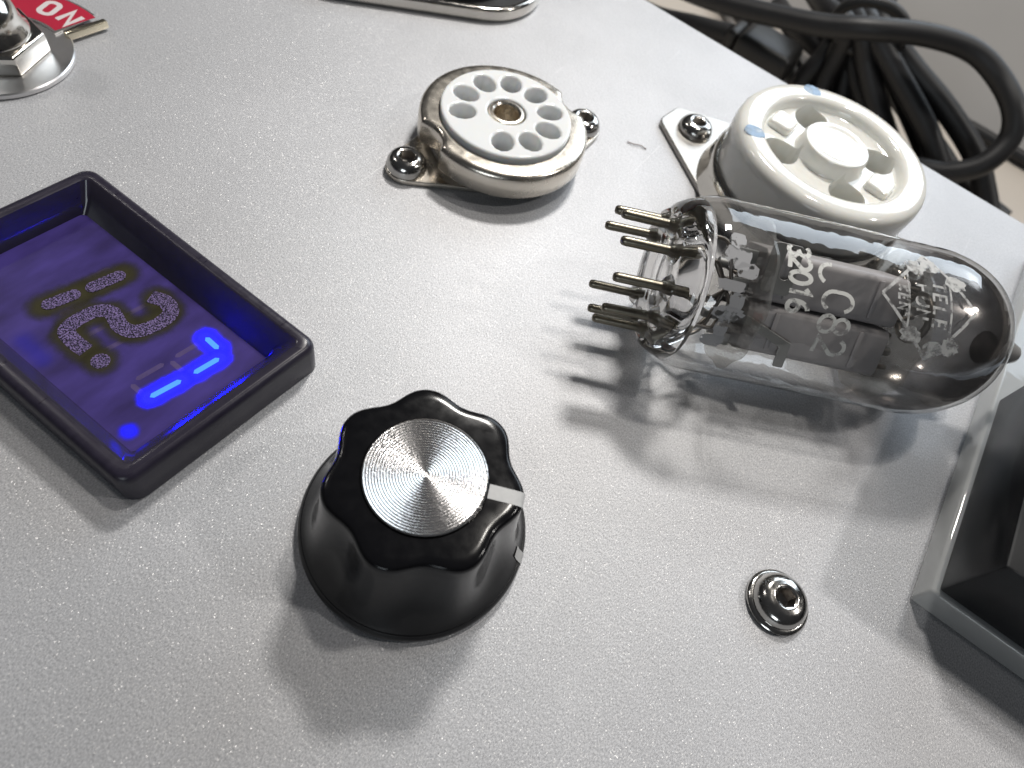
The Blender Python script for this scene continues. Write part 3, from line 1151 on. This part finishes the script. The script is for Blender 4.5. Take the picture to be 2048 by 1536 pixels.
# close the body underneath so the boolean is well defined
bm = bmesh.new()
bm.from_mesh(body.data)
be = [e for e in bm.edges if e.is_boundary]
bmesh.ops.holes_fill(bm, edges=be, sides=0)
bmesh.ops.recalc_face_normals(bm, faces=bm.faces)
bm.to_mesh(body.data)
bm.free()
md = body.modifiers.new("pockets", 'BOOLEAN')
md.operation = 'DIFFERENCE'
md.object = cutter
md.solver = 'EXACT'
cutter.location = (UX, UY, 0)
bpy.context.view_layer.update()
dg = bpy.context.evaluated_depsgraph_get()
new = bpy.data.meshes.new_from_object(body.evaluated_get(dg))
body.modifiers.clear()
body.data = new
for p_ in new.polygons:
    p_.use_smooth = True
new.set_sharp_from_angle(angle=math.radians(40))
bpy.data.objects.remove(cutter)
for k in range(4):
    a = math.radians(-49 + 90 * k)
    finish("contact", *lathe([(0.9, 4.02), (1.5, 4.1), (1.5, 5.6), (1.2, 5.8), (1.0, 5.5), (0.9, 4.2)], 20), M['holedark'], t, 40, (6.9 * math.cos(a), 6.9 * math.sin(a), 0))
for ang in (176, -4):
    a = math.radians(ang)
    pts = [(6.0, -1.7), (9.4, -1.9), (9.4, 1.9), (6.0, 1.7)]
    lp = round_poly(pts, 0.7, 4)
    lp = [(x * math.cos(a) - y * math.sin(a), x * math.sin(a) + y * math.cos(a)) for x, y in lp]
    plate("key_lug", [lp], 9.0, 10.35, M['cream'], t, 0.4, 50, 3)
for rr_, ang, rad in ((12.0, 128, 1.35), (11.75, -145, 1.45)):
    a = math.radians(ang)
    plate("paint_dot", [[(rr_ * math.cos(a) + rad * (1 + 0.08 * math.cos(3 * q)) * math.cos(q), rr_ * math.sin(a) + 0.85 * rad * (1 + 0.1 * math.sin(2 * q)) * math.sin(q)) for q in [2 * PI * i / 28 for i in range(28)]]], 10.8, 11.04, M['blue'], t, 0.1)
for q in scr:
    add_screw(t, q[0], q[1], 0.9, 2.7, 1.7, 0.95, turn=0.2)

# ------------------------------------------------------------------ toggle switch, upper left
SX, SY = -88.6, 32.4
t = thing("toggle_switch", "toggle switch with hex nut, round washer and red ON plate, cut off at upper left", "switch", (SX, SY, 0))
finish("washer", *lathe([(3.0, 0.02), (8.3, 0.02), (8.45, 0.15), (8.45, 0.6), (8.3, 0.75), (3.0, 0.75)], 96), M['plate'], t, 35)
hx = round_poly([(5.9 * math.cos(math.radians(52 + 60 * k)), 5.9 * math.sin(math.radians(52 + 60 * k))) for k in range(6)], 0.35, 3)
plate("hex_nut", [hx, loop_circle(3.6, 40)], 0.77, 3.3, M['chrome'], t, 0.35, 35, 3)
finish("bushing", *lathe([(4.6, 3.2), (4.5, 3.8), (4.1, 4.3), (3.9, 5.4), (3.6, 6.6), (3.1, 7.1), (2.5, 7.1), (2.3, 6.4), (2.2, 4.0), (0, 3.6)], 64), M['chrome'], t, 40)
finish("lever", *tube([(0, 0, 3.8), (-1.2, 1.6, 8.0), (-3.2, 4.2, 13.0), (-4.4, 5.8, 16.0)], lambda k: 1.3 + 0.9 * k, 20), M['chrome'], t, 50)
lab = []
for k in range(25):
    a = math.radians(87 + (180 - 87) * k / 24)
    lab.append((13.0 * math.cos(a), 13.0 * math.sin(a)))
for k in range(25):
    a = math.radians(180 - (180 - 80) * k / 24)
    lab.append((7.0 * math.cos(a), 7.0 * math.sin(a)))
plate("label_plate", [lab], 0.78, 1.0, M['plate'], t, 0.0)
red = []
for k in range(25):
    a = math.radians(84.5 + (170 - 84.5) * k / 24)
    red.append((12.75 * math.cos(a), 12.75 * math.sin(a)))
for k in range(25):
    a = math.radians(170 - (170 - 84) * k / 24)
    red.append((7.3 * math.cos(a), 7.3 * math.sin(a)))
lp_ = plate("red_field", [red], 1.0, 1.02, M['red'], t, 0.0)
for ch, deg in (('O', 110), ('N', 92)):
    a = math.radians(deg)
    g = join(*glyph(ch, 2.9, 0.62))
    vv = []
    for x, y in g[0]:
        x *= 1.15
        rx, ry = math.sin(a), -math.cos(a)      # reading direction
        ux, uy = math.cos(a), math.sin(a)
        vv.append((10.2 * ux + x * rx + y * ux, 10.2 * uy + x * ry + y * uy, 1.024))
    lo_ = finish("letter", vv, g[1], M['letter'], t, 0)
v, f = rbox(0, 5.6, -0.45, 0.45, 0.35, 1.35, 0.2)
an = math.radians(85)
finish("bent_tab", [(x * math.cos(an) - y * math.sin(an) + 2.2, x * math.sin(an) + y * math.cos(an) + 7.6, z) for x, y, z in v], f, M['brass'], t)

# ------------------------------------------------------------------ black socket at the top
t = thing("octal_socket", "black socket in a chrome rimmed oval plate, mostly cut off by the top edge", "tube socket", (0, 0, 0))
A = (-64.0, 98.0)
B = (-79.4, 82.6)
outl = hull(loop_circle(11.3, 64, *A) + loop_circle(9.6, 64, *B))
cxm = sum(p[0] for p in outl) / len(outl)
cym = sum(p[1] for p in outl) / len(outl)
inn = hull(loop_circle(9.9, 64, *A) + loop_circle(8.2, 64, *B))
plate("rim_plate", [outl, inn], 0.02, 2.2, M['chrome'], t, 0.55, 40, 4)
plate("black_insert", [hull(loop_circle(9.8, 64, *A) + loop_circle(8.1, 64, *B))], 0.03, 1.3, M['plug'], t, 0.15)
finish("socket_body", *lathe([(8.6, 1.3), (8.5, 4.0), (8.2, 4.4), (7.0, 4.4), (6.8, 3.0), (4.0, 2.9), (3.8, 4.2), (0, 4.2)], 64), M['plug'], t, 35, (A[0] - 2.5, A[1] - 1.5, 0))

# ------------------------------------------------------------------ vacuum tube lying on the panel
TR = 9.54
az = 0.522
ta = Vector((math.cos(az), math.sin(az), 0))
tu = Vector((0, 0, 1))
ts_ = tu.cross(ta)
tb = Vector((-6.51, 55.11, TR + 0.02))
t = thing("vacuum_tube", "clear glass vacuum tube with nine bare pins and dark silvered dome, lying on its side", "vacuum tube")
t.matrix_world = Matrix(((ts_.x, tu.x, ta.x, tb.x), (ts_.y, tu.y, ta.y, tb.y), (ts_.z, tu.z, ta.z, tb.z), (0, 0, 0, 1)))
DZ, DL, DE = 29.0, 10.1, 0.80      # dome: start, length, squareness
env = [(8.55, 1.2), (9.0, 1.9), (9.3, 2.8), (9.48, 3.8), (TR, 5.0), (TR, 12), (TR, 20), (TR, 26), (TR, DZ)]
for k in range(1, 25):
    q = k / 24 * math.radians(80)
    env.append((TR * math.cos(q) ** DE, DZ + DL * math.sin(q)))
env += [(1.9, 39.0)]
finish("glass_envelope", *lathe(env, 96), M['glass'], t, 60)
gt = [(TR - 0.45, 25.0), (TR - 0.45, 27.0), (TR - 0.45, DZ)]
for k in range(1, 15):
    q = k / 16 * math.radians(80)
    gt.append(((TR - 0.45) * math.cos(q) ** DE, DZ + (DL - 0.45) * math.sin(q)))
gt += [(1.0, 38.65), (0, 38.7)]
finish("getter_coating", *lathe(gt, 96), M['getter'], t, 60)
finish("pip", *lathe([(0, 39.0), (1.95, 39.0), (1.72, 39.6), (1.6, 40.8), (1.45, 41.9), (1.1, 42.9), (0.55, 43.45), (0, 43.55)], 40), M['pip'], t, 60)
# thick moulded glass base
bprof = [(0, -0.55), (3.6, -0.45), (5.2, -0.95), (6.9, -0.95), (7.9, -0.35), (8.5, 0.7), (8.9, 1.7), (8.55, 2.3), (7.2, 2.1), (6.2, 2.7), (4.6, 2.5), (3.0, 1.7), (0, 1.6)]
finish("base_glass", *lathe(bprof, 96), M['button'], t, 60)
for k in range(9):
    a = 5.027 - math.radians(36) * k
    px, py = 5.945 * math.cos(a), 5.945 * math.sin(a)
    prof = [(0, -6.65), (0.3, -6.6), (0.45, -6.45), (0.51, -6.1), (0.51, 1.4), (0, 1.45)]
    lean = (random.uniform(-0.015, 0.015), random.uniform(-0.015, 0.015), 0)
    pn = finish("pin", *lathe(prof, 16), M['pin'], t, 40, (px, py, 0), lean)
    finish("glass_bead", *lathe([(0.56, -1.6), (0.95, -1.45), (1.35, -0.9), (1.4, -0.6)], 20), M['button'], pn, 60)
    finish("seal_bead", *lathe([(0, 3.1), (0.45, 3.0), (0.75, 2.75), (0.6, 2.6), (0, 2.55)], 14), M['seal'], pn, 60)
    # inner lead from the pin to the electrode stack
    tx, ty = random.uniform(-4.5, 4.5), random.uniform(-3.5, 3.5)
    mid = (px * 0.75 + random.uniform(-1.2, 1.2), py * 0.75 + random.uniform(-1.2, 1.2), 5.0 + random.uniform(-0.8, 0.8))
    pth = spline([(px, py, 2.6), (px * 0.98, py * 0.98, 3.6), mid, (tx * 0.7 + px * 0.3, ty * 0.7 + py * 0.3, 7.0), (tx, ty, 8.6)], 5)
    finish("lead_wire", *tube(pth, 0.22, 8), M['wire'], t, 60)
FA = math.radians(142)      # the flat faces of the electrodes look this way


def face_xy(x, y):
    """x along the face, y outward"""
    return (-x * math.sin(FA) * -1 * -1 + y * math.cos(FA), x * math.cos(FA) + y * math.sin(FA))


for sx in (-2.85, 2.85):
    lp = round_poly([face_xy(sx - 2.7, -3.2), face_xy(sx + 2.7, -3.2), face_xy(sx + 2.7, 3.2), face_xy(sx - 2.7, 3.2)], 0.9, 5)
    an_ = plate("anode", [lp], 9.2, 25.6, M['anode'], t, 0.12)
    # pressed stiffening ribs
    for yy in (12.5, 22.3):
        vv, ff = rbox(sx - 2.1, sx + 2.1, 3.15, 3.42, yy - 0.28, yy + 0.28, 0.12)
        finish("rib", [(*face_xy(x, y), z) for x, y, z in vv], ff, M['anode'], an_)
for zz in (8.6, 26.0):
    plate("mica_spacer", [[(8.35 * (1 + 0.03 * math.cos(10 * q)) * math.cos(q), 8.35 * (1 + 0.03 * math.cos(10 * q)) * math.sin(q)) for q in [2 * PI * i / 80 for i in range(80)]]], zz, zz + 0.3, M['mica'], t)
# light shield plate with a slot, standing off the lower end of the electrodes
sl = round_poly([(-6.5, 9.2), (-1.2, 9.2), (-1.2, 12.6), (-6.5, 12.6)], 0.6, 4)
slot = capsule((-5.6, 11.4), (-3.4, 11.4), 1.2)


def mesh_on_face(name, loops, yoff, th, m, parent):
    me = plate_mesh(name, loops, 0, th, 0.05)
    for q in me.vertices:
        x, z, y = q.co
        X, Y = face_xy(x, yoff + y)
        q.co = (X, Y, z)
    me.flip_normals()
    return link(name, me, m, parent, 35)


mesh_on_face("shield_plate", [sl, slot], 3.7, 0.2, M['shield'], t)
st = [(1.5, 9.0), (2.5, 9.0), (4.2, 13.6), (6.4, 13.6), (6.4, 14.8), (3.6, 14.8)]
mesh_on_face("heater_strap", [round_poly(st, 0.2, 3)], 3.65, 0.18, M['shield'], t)
for k_, (gx, gy) in enumerate(((-2.85, 0), (2.85, 0), (-4.6, 0.6), (4.6, 0.6), (-1.1, -0.8), (1.1, -0.8))):
    X_, Y_ = face_xy(gx, gy)
    finish("support_rod", *tube([(X_, Y_, 6.6 if k_ > 1 else 5.6), (X_, Y_, 28.2)], 0.3 if k_ > 1 else 0.55, 8), M['wire'] if k_ > 1 else M['shield'], t, 60)
for k_, (gx, w_) in enumerate(((-4.2, 1.6), (-1.3, 1.2), (2.0, 1.8), (4.9, 1.3))):
    vv, ff = rbox(gx - w_ / 2, gx + w_ / 2, 2.2, 2.5, 6.4 + 0.3 * k_, 8.6, 0.1)
    finish("lead_tab", [(*face_xy(x, y), z) for x, y, z in vv], ff, M['shield'], t)
# getter ring holder
finish("getter_holder", *tube(spline([(0, 0, 26.3), (0.8, 0.4, 28.0), (1.4, 0.8, 29.8)], 5), 0.3, 8), M['wire'], t, 60)
gr = [(2.6 * math.cos(2 * PI * i / 28) + 1.4, 2.6 * math.sin(2 * PI * i / 28) + 0.8, 30.0) for i in range(29)]
finish("getter_ring", *tube(gr, 0.42, 8), M['wire'], t, 60)


# print on the glass: x runs round the tube, y along it
def on_glass(pts2, phi0, t0, off=0.03, slope=0.0):
    out = []
    for x, y in pts2:
        ph = math.radians(phi0) + x / TR
        z = t0 + y + slope * x
        r = (TR if z < DZ else TR * max(0.1, math.cos(math.asin(min(1, (z - DZ) / DL)))) ** DE) + off
        out.append((r * math.cos(ph), r * math.sin(ph), z))
    return out


def print_char(ch, phi, z, h, w, m, wx=1.0):
    vs, fs = [], []
    for i, (v2, f2) in enumerate(glyph(ch, h, w)):
        vv = on_glass([(x * wx, y) for x, y in v2], phi, z, 0.03 + 0.012 * i)
        vs, fs = join((vs, fs), (vv, f2))
    return finish("printed_character", vs, fs, m, t, 60)


for ch, phi, z in (('C', 126, 14.9), ('8', 140.5, 15.2), ('2', 154, 15.7)):
    print_char(ch, phi, z, 3.35, 0.42, M['ink'], 0.92)
# the first C is half rubbed off: only its lower bend is left
v2, f2 = ribbon([(x - 1.0, y - 1.7) for x, y in arc(1.1, 1.0, 0.98, 1.05, 172, 335, 12)], 0.42)
finish("printed_character", on_glass(v2, 111, 14.3), f2, M['ink'], t, 60)
for k, (ch, phi) in enumerate((('3', 101.5), ('2', 109.5), ('0', 117.8), ('1', 126), ('6', 134.5))):
    print_char(ch, phi, 10.3 + 0.18 * k, 2.35, 0.48, M['ink'], 0.9)
# rubbed rhombus emblem with three rows of letters
rh = [(0, -5.6), (5.6, 0.1), (0, 4.6), (-5.6, 0.1)]
em_v, em_f = [], []
cphi, cz = 115.5, 24.9
for a, b in zip(rh, rh[1:] + rh[:1]):
    n_ = 8
    pl = [(a[0] + (b[0] - a[0]) * k / n_, a[1] + (b[1] - a[1]) * k / n_) for k in range(n_ + 1)]
    em_v, em_f = join((em_v, em_f), (lambda q: (on_glass(q[0], cphi, cz, 0.04, 0.12), q[1]))(ribbon(pl, 0.32)))
for yy in (-2.7, 1.9):
    hw = 2.9 if yy < 0 else 3.3
    pl = [(-hw + 2 * hw * k / 8, yy) for k in range(9)]
    em_v, em_f = join((em_v, em_f), (lambda q: (on_glass(q[0], cphi, cz, 0.052, 0.12), q[1]))(ribbon(pl, 0.22)))
finish("emblem_outline", em_v, em_f, M['inkworn'], t, 60)
for word, yy, h in (("TELE", 0.65, 1.5), ("FUN", -1.25, 1.5), ("KEN", -3.35, 1.05)):
    for k, ch in enumerate(word):
        xx = (k - (len(word) - 1) / 2) * h * 0.85
        vs, fs = [], []
        for i, (v2, f2) in enumerate(glyph(ch, h, 0.27)):
            vs, fs = join((vs, fs), (on_glass([(x + xx, y + yy) for x, y in v2], cphi, cz, 0.064 + 0.01 * i, 0.12), f2))
        finish("emblem_letter", vs, fs, M['inkworn'], t, 60)
# smeared remains of the print on both sides of the emblem
rs = random.Random(3)
for k, (x, y) in enumerate(((-4.2, 0.2), (-3.6, -1.6), (4.4, 0.6), (3.5, -2.2), (4.0, 2.2), (-2.6, 2.6))):
    pl = []
    for i in range(18):
        q = 2 * PI * i / 18
        rr_ = 0.55 + 0.3 * rs.random()
        pl.append((x + 1.2 * rr_ * math.cos(q), y + 1.5 * rr_ * math.sin(q)))
    finish("print_smear", on_glass(pl, cphi, cz, 0.085 + 0.004 * k, 0.12), [tuple(range(18))], M['inkworn'], t, 60)
# flaked white marking round the shoulder of the base
for k, (phi, z, w_, h_) in enumerate(((114, 4.2, 2.4, 2.6), (121, 5.3, 1.5, 2.2), (131, 3.9, 1.1, 3.0), (140, 5.0, 1.7, 1.4), (147, 4.5, 1.2, 3.2), (156, 4.4, 2.3, 1.3), (166, 4.1, 1.4, 2.4), (104, 4.0, 1.6, 1.5))):
    pl = []
    for i in range(22):
        q = 2 * PI * i / 22
        e = 0.9 + 0.28 * rs.random()
        pl.append((w_ / 2 * e * math.copysign(abs(math.cos(q)) ** 0.7, math.cos(q)), h_ / 2 * e * math.copysign(abs(math.sin(q)) ** 0.7, math.sin(q))))
    finish("print_flake", on_glass(pl, phi, z, 0.04 + 0.004 * k), [tuple(range(22))], M['inkbase'], t, 60)

# ------------------------------------------------------------------ panel meter, right edge
MX, MY = 33.7, 46.0
t = thing("panel_meter", "clear cased panel meter with black insides, cut off by the right edge", "meter", (MX, MY, 0))
WX, WY = 64.0, 66.0
v, f = rbox(0, WX, 0, WY, 0.05, 3.5, 0.45, 3)
finish("clear_base", v, f, M['acrylic_base'], t, 30)


def box_ring(i, z, rad=0.8):
    return [(x, y, z) for x, y in round_poly([(i, i), (WX - i, i), (WX - i, WY - i), (i, WY - i)], rad, 4)]


finish("clear_cover", *loft([box_ring(0.25, 3.55), box_ring(0.28, 8), box_ring(0.32, 12.0), box_ring(0.5, 12.4), box_ring(0.9, 12.5)], False, True), M['acrylic'], t, 30)
v, f = rbox(0.5, WX - 1.2, 0.5, 30, 3.6, 11.9, 0.3)
finish("black_housing", v, f, M['meterblack'], t, 35)
finish("movement", *lathe([(0, 4.1), (12, 4.1), (12, 9.4), (11.6, 9.9), (0, 9.9)], 64), M['meterblack'], t, 35, (20, 32, 0))
plate("dial_card", [round_poly([(2.6, 5.5), (WX - 3, 5.5), (WX - 3, 29.6), (2.6, 29.6)], 1.0, 4)], 11.92, 12.15, M['dial'], t)

# ------------------------------------------------------------------ cables behind the case
t = thing("cable_coil", "tied coil of thick black cable heaped on the table behind the panel", "cable")
runs = [
    [(-95, 214, -42), (-75, 203, -35), (-59, 197, -31), (-46, 195, -28), (-32, 194, -24), (-20, 193, -20), (-10, 194, -16), (2, 201, -14), (13, 206, -14), (22, 206, -16), (30, 202, -19), (34, 199, -24), (33, 194, -30), (28, 192, -35), (23, 193, -38), (16, 196, -42), (6, 200, -46)],
    [(-36, 232, -28), (-24, 212, -24), (-16, 206, -23), (-14, 206, -29), (-13, 205, -36), (-10, 203, -43), (-4, 201, -46.6)],
    [(-29, 236, -27), (-19, 216, -23), (-12, 206, -22), (-6, 205, -28), (3, 203, -35), (13, 202, -42), (20, 201, -46.6)],
    [(-25, 240, -26), (-16, 218, -22), (-10, 207, -21), (3, 205, -27), (16, 203, -33), (27, 201, -40), (36, 199, -46)],
    [(-15, 246, -23), (-12, 222, -20), (-8, 209, -20), (3, 210, -25), (18, 210, -30), (32, 209, -36), (41, 206, -42), (47, 203, -46.6)],
    [(-20, 244, -25), (-16, 226, -24), (-12, 216, -26), (-10, 211, -34), (-4, 207, -43), (2, 205, -46.6)],
    [(-40, 236, -40), (-30, 220, -36), (-19, 212, -34), (-14, 212, -40), (-15, 212, -46.6)],
    [(-60, 240, -46), (-42, 226, -44), (-28, 216, -42), (-18, 210, -44), (-6, 208, -46.6), (8, 212, -46.6)],
    [(-6, 246, -36), (-6, 228, -34), (-3, 217, -33), (10, 217, -38), (24, 216, -43), (36, 213, -46.6), (50, 208, -46.6)],
    [(-22, 246, -34), (-20, 228, -31), (-14, 214, -29), (-6, 210, -35), (6, 208, -42), (18, 207, -46.6)],
    [(-32, 248, -34), (-25, 230, -31), (-18, 216, -28), (-17, 208, -33), (-18, 205, -40), (-16, 204, -46.6)],
    [(-10, 244, -30), (-8, 226, -28), (-5, 214, -27), (6, 212, -33), (20, 210, -41), (28, 208, -46.6)],
]
for k_, pth in enumerate(runs):
    finish("cable_turn", *tube(spline(pth, 8), 2.75 if k_ == 0 else 2.95, 14), M['rubber'], t, 60)
tie = [(-10.5 + 9.0 * math.cos(q), 205 + 2.5 * math.cos(q + 0.4), -20.5 + 6.8 * math.sin(q)) for q in [2 * PI * i / 32 for i in range(33)]]
finish("cable_tie", *tube(tie, 1.5, 8), M['plug'], t, 60)
t = thing("mains_plug", "small black plug on the table beside the cable coil", "plug", (-30, 200, -50.0))
v, f = rbox(-9, 8, -7, 7, 8.5, 18, 2.6, 4)
finish("plug_body", v, f, M['plug'], t, 50)
v, f = rbox(-12.5, -9.2, -4.5, 4.5, 10, 16.5, 1.2, 3)
finish("strain_relief", v, f, M['plug'], t, 50)
finish("stub_cable", *tube(spline([(-12, 0, 13), (-24, 2, 9), (-40, 6, 3.3), (-60, 8, 3.3)], 6), 3.0, 12), M['rubber'], t, 60)
finish("plug_foot", *lathe([(7.0, 0.02), (7.2, 1.0), (6.0, 8.4), (0, 8.45)], 32), M['shield'], t, 40)
o = finish("thin_cord", *tube(spline([(-8, 240, -47.8), (12, 246, -47.8), (30, 247.5, -47.8), (60, 247, -47.8), (100, 247, -47.8), (150, 240, -47.8)], 8), 2.0, 10), M['rubber'], None, 60)
o["label"] = "thin black cord running along the foot of the grey cabinet"
o["category"] = "cord"
o = finish("hair", *tube(spline([(-24.5, 84.1, 0.12), (-23.5, 84.3, 0.2), (-22.6, 84.9, 0.2), (-21.6, 85.0, 0.12)], 6), 0.07, 6), M['hair'], None, 60)
o["label"] = "tiny brown hair lying on the panel between the two ceramic sockets"
o["category"] = "hair"
